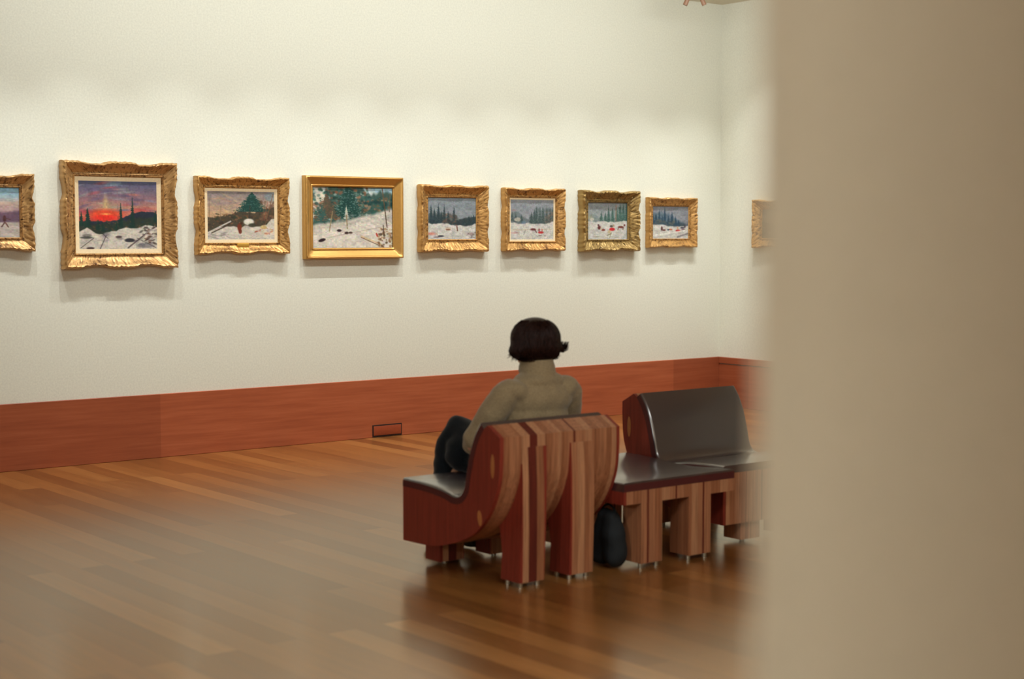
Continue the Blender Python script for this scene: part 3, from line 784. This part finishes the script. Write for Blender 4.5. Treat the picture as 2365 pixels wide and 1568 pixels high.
# --- body (skin): head, neck, trunk, limbs, hands
bm = bmesh.new()
hc = P(4.545, 5.625, 1.020)
ell(bm, hc, (.076, .094, .098))                                   # cranium
ell(bm, (hc[0]-.004, hc[1]+.040, hc[2]-.050), (.058, .056, .062))  # face and jaw
ell(bm, (hc[0]-.006, hc[1]+.072, hc[2]-.088), (.026, .024, .022))  # chin
ell(bm, (hc[0]-.004, hc[1]+.100, hc[2]-.030), (.011, .018, .024))  # nose
ell(bm, (hc[0]-.004, hc[1]+.104, hc[2]-.044), (.015, .013, .011))
for s in (-1, 1):
    ell(bm, (hc[0]+s*.078, hc[1]-.004, hc[2]-.022), (.012, .020, .032))   # ears
    ell(bm, (hc[0]+s*.030-.004, hc[1]+.086, hc[2]+.006), (.026, .012, .009))  # brow
    ell(bm, (hc[0]+s*.034, hc[1]+.074, hc[2]-.040), (.024, .022, .022))   # cheek
ell(bm, (hc[0]-.004, hc[1]+.094, hc[2]-.066), (.022, .010, .006)); ell(bm, (hc[0]-.004, hc[1]+.092, hc[2]-.076), (.019, .010, .006))
chain(bm, [P4(4.545, 5.605, .96, .050), P4(4.54, 5.585, .86, .056)])
chain(bm, [P4(4.54, 5.60, .79, .060), P4(4.53, 5.61, .62, .075), P4(4.53, 5.66, .47, .075)])
chain(bm, [P4(4.36, 5.59, .785, .040), P4(4.71, 5.59, .785, .040)])
chain(bm, [P4(4.345, 5.585, .785, .045), P4(4.265, 5.70, .565, .038), P4(4.48, 5.915, .575, .026)])
chain(bm, [P4(4.725, 5.585, .785, .045), P4(4.81, 5.70, .565, .038), P4(4.63, 5.915, .575, .026)])
chain(bm, [P4(4.46, 5.68, .46, .07), P4(4.42, 6.03, .585, .05), P4(4.39, 6.07, .12, .032)])
chain(bm, [P4(4.62, 5.68, .46, .07), P4(4.57, 6.03, .555, .05), P4(4.53, 6.08, .12, .032)])
def hand(bm, wx, wy, wz, dx, s):
    """palm and five curled fingers resting on the lap; dx = direction across"""
    d = Vector((dx*.75, .62, .0)).normalized(); u = Vector((0, 0, 1)); a = d.cross(u)
    w = Vector(P(wx, wy, wz))
    ell(bm, w+d*.045, (.040, .040, .016), R_(math.atan2(d.y, d.x), 4, 'Z'))
    for k, (ln, off) in enumerate(((.068, -.030), (.078, -.010), (.074, .010), (.058, .029))):
        b0 = w+d*.075+a*off; b1 = b0+d*ln*.45+u*.004; b2 = b1+d*ln*.32-u*.014; b3 = b2+d*ln*.2-u*.016
        chain(bm, [(*b0, .0095), (*b1, .0088), (*b2, .0080), (*b3, .0072)])
    t0 = w+d*.028-a*s*.034; t1 = t0+d*.030-a*s*.022-u*.004; t2 = t1+d*.028-a*s*.004-u*.008
    chain(bm, [(*t0, .012), (*t1, .0105), (*t2, .0090)])
hand(bm, 4.49, 5.925, .585, .8, 1); hand(bm, 4.62, 5.925, .610, -.8, -1)
fused('body', bm, M['skin'], per, .0055, 3)
# --- turtleneck sweater
bm = bmesh.new()
chain(bm, [P4(4.545, 5.600, .925, .075), P4(4.542, 5.592, .87, .083)])
ell(bm, P(4.54, 5.585, .842), (.135, .090, .045))
ell(bm, P(4.53, 5.580, .79), (.19, .090, .06))
ell(bm, P(4.40, 5.585, .800), (.085, .082, .055), R_(.38, 4, 'Y')); ell(bm, P(4.672, 5.585, .800), (.085, .082, .055), R_(-.38, 4, 'Y'))
ell(bm, P(4.54, 5.575, .76), (.175, .098, .10))
ell(bm, P(4.535, 5.585, .66), (.165, .105, .15)); ell(bm, P(4.535, 5.62, .53), (.165, .115, .13)); ell(bm, P(4.535, 5.65, .47), (.17, .12, .085))
chain(bm, [P4(4.355, 5.59, .780, .066), P4(4.315, 5.63, .70, .064), P4(4.270, 5.70, .590, .056), P4(4.285, 5.735, .560, .050), P4(4.40, 5.84, .565, .044), P4(4.475, 5.91, .578, .034)])
chain(bm, [P4(4.720, 5.59, .780, .066), P4(4.755, 5.63, .70, .064), P4(4.80, 5.70, .590, .056), P4(4.785, 5.735, .560, .050), P4(4.70, 5.84, .575, .044), P4(4.632, 5.91, .600, .034)])
def fold(co):
    return .006*noise.noise(Vector((co.x*9, co.y*9, co.z*16))) + .003*noise.noise(co*28)
fused('sweater', bm, M['sweater'], per, .0075, 7, fold)
# folded collar band
bm = bmesh.new()
cs = [P(4.546, 5.602, .942), P(4.545, 5.600, .905), P(4.543, 5.597, .880)]
rr = [(.070, .074), (.081, .084), (.084, .087)]
R1 = []
for (cx_, cy_, cz_), (ra, rb) in zip([cs[0]]+cs+[cs[2]], [(.060, .064)]+rr+[(.074, .078)]):
    R1.append([bm.verts.new((cx_+ra*math.cos(a), cy_+rb*math.sin(a), cz_+.002*math.sin(a*3))) for a in [2*math.pi*k/36 for k in range(36)]])
for A, B in zip(R1, R1[1:]):
    for k in range(36): bm.faces.new([A[k], A[(k+1) % 36], B[(k+1) % 36], B[k]])
obj('collar', bm, M['sweater'], per, 60)
# --- trousers
bm = bmesh.new()
ell(bm, P(4.53, 5.655, .45), (.178, .125, .080))
chain(bm, [P4(4.455, 5.69, .455, .082), P4(4.43, 5.86, .52, .078), P4(4.425, 6.03, .585, .068), P4(4.395, 6.075, .50, .064), P4(4.375, 6.08, .36, .058), P4(4.385, 6.08, .13, .055)])
chain(bm, [P4(4.62, 5.69, .455, .082), P4(4.60, 5.86, .50, .078), P4(4.57, 6.03, .555, .068), P4(4.535, 6.085, .42, .062), P4(4.53, 6.08, .13, .055)])
ell(bm, P(4.43, 5.86, .462), (.072, .15, .066)); ell(bm, P(4.40, 5.93, .435), (.05, .07, .035)); ell(bm, P(4.375, 5.97, .485), (.055, .08, .085)); ell(bm, P(4.46, 5.97, .48), (.06, .06, .08))
fused('trousers', bm, M['trousers'], per, .008, 6, lambda c: .008*noise.noise(Vector((c.x*14, c.y*14, c.z*20))))
for fx in (4.385, 4.535):
    bm = bmesh.new()
    ell(bm, P(fx, 6.11, .045), (.042, .115, .040)); ell(bm, P(fx, 6.04, .065), (.040, .055, .055)); ell(bm, P(fx, 6.20, .036), (.038, .05, .030))
    for v in bm.verts: v.co.z = max(v.co.z, .004-.37)
    fused('shoe', bm, M['shoe'], per, .007, 3)
# --- hair: bob with flipped ends
bm = bmesh.new()
HC = Vector(P(4.545, 5.615, 1.025))
ell(bm, HC+Vector((0, 0, .006)), (.112, .118, .096), seg=28)
ell(bm, HC+Vector((0, -.012, -.030)), (.117, .108, .058), seg=28)
ell(bm, HC+Vector((-.004, -.02, -.066)), (.090, .085, .034), seg=28)
ell(bm, HC+Vector((.084, 0, -.066)), (.036, .06, .028)); ell(bm, HC+Vector((-.092, 0, -.048)), (.036, .06, .036))
for v in list(bm.verts):
    # leave the face free
    d = v.co-HC
    if d.y > .055: v.co.y = HC.y+.055+(d.y-.055)*.25
# base cap is merged with the strands into one mesh
me = bpy.data.meshes.new('hair_cap'); bm.to_mesh(me); bm.free()
o = bpy.data.objects.new('hair_cap', me); C.objects.link(o)
r = o.modifiers.new('fuse', 'REMESH'); r.mode = 'VOXEL'; r.voxel_size = .006
s = o.modifiers.new('relax', 'SMOOTH'); s.iterations = 5
dg = bpy.context.evaluated_depsgraph_get(); dg.update()
m2 = bpy.data.meshes.new_from_object(o.evaluated_get(dg))
bpy.data.objects.remove(o)
bm = bmesh.new(); bm.from_mesh(m2)
from mathutils.bvhtree import BVHTree
bvh = BVHTree.FromBMesh(bm)
rnd = random.Random(11)
def strand(pts, r):
    prev = None
    for i, p in enumerate(pts):
        rr_ = r*(1-.75*i/(len(pts)-1))
        d = (pts[min(i+1, len(pts)-1)]-pts[max(i-1, 0)]).normalized()
        a = d.orthogonal().normalized(); b = d.cross(a)
        ring = [bm.verts.new(p+(a*math.cos(t)+b*math.sin(t))*rr_) for t in (0, 2.09, 4.19)]
        if prev:
            for k in range(3): bm.faces.new([prev[k], prev[(k+1) % 3], ring[(k+1) % 3], ring[k]])
        prev = ring
for i in range(620):
    a = rnd.uniform(0, 2*math.pi)
    if math.sin(a) > .62 and rnd.random() < .85: continue
    el0 = rnd.uniform(.2, 1.45)
    pts = []; n = 9
    zend = -.085-.012*rnd.random()
    for k in range(n):
        t = k/(n-1); ang = a+.12*math.sin(t*4+i)
        z = math.sin(el0)*.09*(1-t)+zend*t
        d = Vector((math.cos(ang), math.sin(ang), 0)); o_ = HC+Vector((0, -.012, z))
        hit = bvh.ray_cast(o_+d*.3, -d)
        q = hit[0]+d*.0015 if hit[0] else o_+d*.09
        pts.append(q)
    flip = (.02+.02*rnd.random())*abs(math.cos(a))
    if abs(math.cos(a)) > .72:
        dd = Vector((math.copysign(1, math.cos(a)), 0, 0))
        up = .016 if math.cos(a) > 0 else .002
        pts += [pts[-1]+dd*flip*.45+Vector((0, 0, -.004)), pts[-1]+dd*flip+Vector((0, 0, up))]
    strand(pts, .0034)
for i in range(90):          # flick at the right, softer one at the left
    b0 = HC+Vector((.104+.006*rnd.random(), rnd.uniform(-.05, .0), -.034-.018*rnd.random()))
    strand([b0-Vector((.02, 0, -.012)), b0, b0+Vector((.022, 0, -.010)), b0+Vector((.040+.006*rnd.random(), 0, -.004+.008*rnd.random())), b0+Vector((.046+.008*rnd.random(), 0, .014+.012*rnd.random()))], .0036)
for i in range(40):
    b0 = HC+Vector((-.106, rnd.uniform(-.04, .03), -.035-.03*rnd.random()))
    strand([b0+Vector((.02, 0, .02)), b0, b0+Vector((-.012-.01*rnd.random(), 0, -.014)), b0+Vector((-.020-.012*rnd.random(), 0, -.018-.012*rnd.random()))], .0036)
for f in bm.faces: f.smooth = True
mh = bpy.data.meshes.new('hair'); bm.to_mesh(mh); bm.free(); mh.materials.clear(); mh.materials.append(M['hair'])
link(bpy.data.objects.new('hair', mh), per)

# ------------------------------------------------------------------ lamps and added fill lights
def aim(o, target):
    o.rotation_euler = (Vector(target)-o.location).to_track_quat('-Z', 'Y').to_euler()
# the spotlight whose barn doors dip into the top of the frame
sp = empty('track_spotlight', (9.19, 9.32, ZC), 'brown ceiling spotlight with splayed flaps at the top picture edge', 'spotlight')
bm = bmesh.new(); cyl(bm, (0, 0, -.03), (0, 0, 0), .045, .045, 24); obj('canopy', bm, M['bronze'], sp)
bm = bmesh.new(); cyl(bm, (0, 0, -.03), (0, 0, -.001), .02, .02, 20); obj('stem', bm, M['bronze'], sp)
axr = Vector((math.cos(hd), -math.sin(hd), 0))
for s in (-1, 1):
    bm = bmesh.new()
    a = Vector((0, 0, -.02))+axr*s*.022; b = Vector((0, 0, -.145))+axr*s*.078
    cyl(bm, a, b, .015, .019, 20)
    obj('lamp_head', bm, M['bronze'], sp)

LC = (.97, 1.0, .975)
def spot(x, y, z, tx, ty, tz, power, size=75, blend=1.0, rad=.03, col=LC):
    l = bpy.data.lights.new('spot', 'SPOT'); l.energy = power; l.spot_size = math.radians(size); l.spot_blend = blend
    l.shadow_soft_size = rad; l.color = col
    o = bpy.data.objects.new('spot_lamp', l); C.objects.link(o); o.location = (x, y, z); aim(o, (tx, ty, tz)); return o
def area(x, y, z, sx, sy, power, col=LC, tgt=None):
    l = bpy.data.lights.new('area', 'AREA'); l.shape = 'RECTANGLE'; l.size = sx; l.size_y = sy; l.energy = power; l.color = col
    o = bpy.data.objects.new('added_fill', l); C.objects.link(o); o.location = (x, y, z)
    if tgt: aim(o, tgt)
    return o
for x in (3.5, 4.2, 4.9, 5.6, 6.3, 7.0, 7.7, 8.4, 9.1, 9.7):
    spot(x, W-.85, 3.40, x, W, -1.2, 82, 72, 1.0, .014)
spot(XR-.85, 8.9, 3.40, XR, 8.9, -1.2, 115, 72, 1.0, .014)
# unseen strip lights added to brighten the upper walls
for x in (4.2, 6.2, 8.2):
    area(x, W-2.0, ZC-.06, 1.9, .12, 24, tgt=(x, W, 3.1))
area(XR-2.0, 7.6, ZC-.06, .12, 2.0, 22, tgt=(XR, 7.6, 2.75))
for (x, y) in ((2.6, 2.0), (4.6, 1.6)):  # unseen soft fills added to lighten the bench backs
    area(x, y, ZC-.03, 1.2, .8, 48)
area(-5.0, .95, 3.1, .42, .42, 100, tgt=(.7, .7, 1.4))  # added out of view to grade the brightness across the right jamb
area(-1.8, -2.4, ZC-.03, 1.5, 1.5, 50)  # unseen fill added behind the camera to brighten the partition
area(-.4, -3.2, ZC-.03, 1.5, 1.0, 25)  # second added fill behind the camera

w = bpy.data.worlds.new('World'); scene.world = w; w.use_nodes = True
w.node_tree.nodes['Background'].inputs[0].default_value = (.5, .55, .6, 1)
w.node_tree.nodes['Background'].inputs[1].default_value = .05

scene.view_settings.view_transform = 'Standard'
scene.view_settings.look = 'None'
scene.view_settings.gamma = 1
scene.view_settings.exposure = 0
scene.view_settings.use_curve_mapping = False
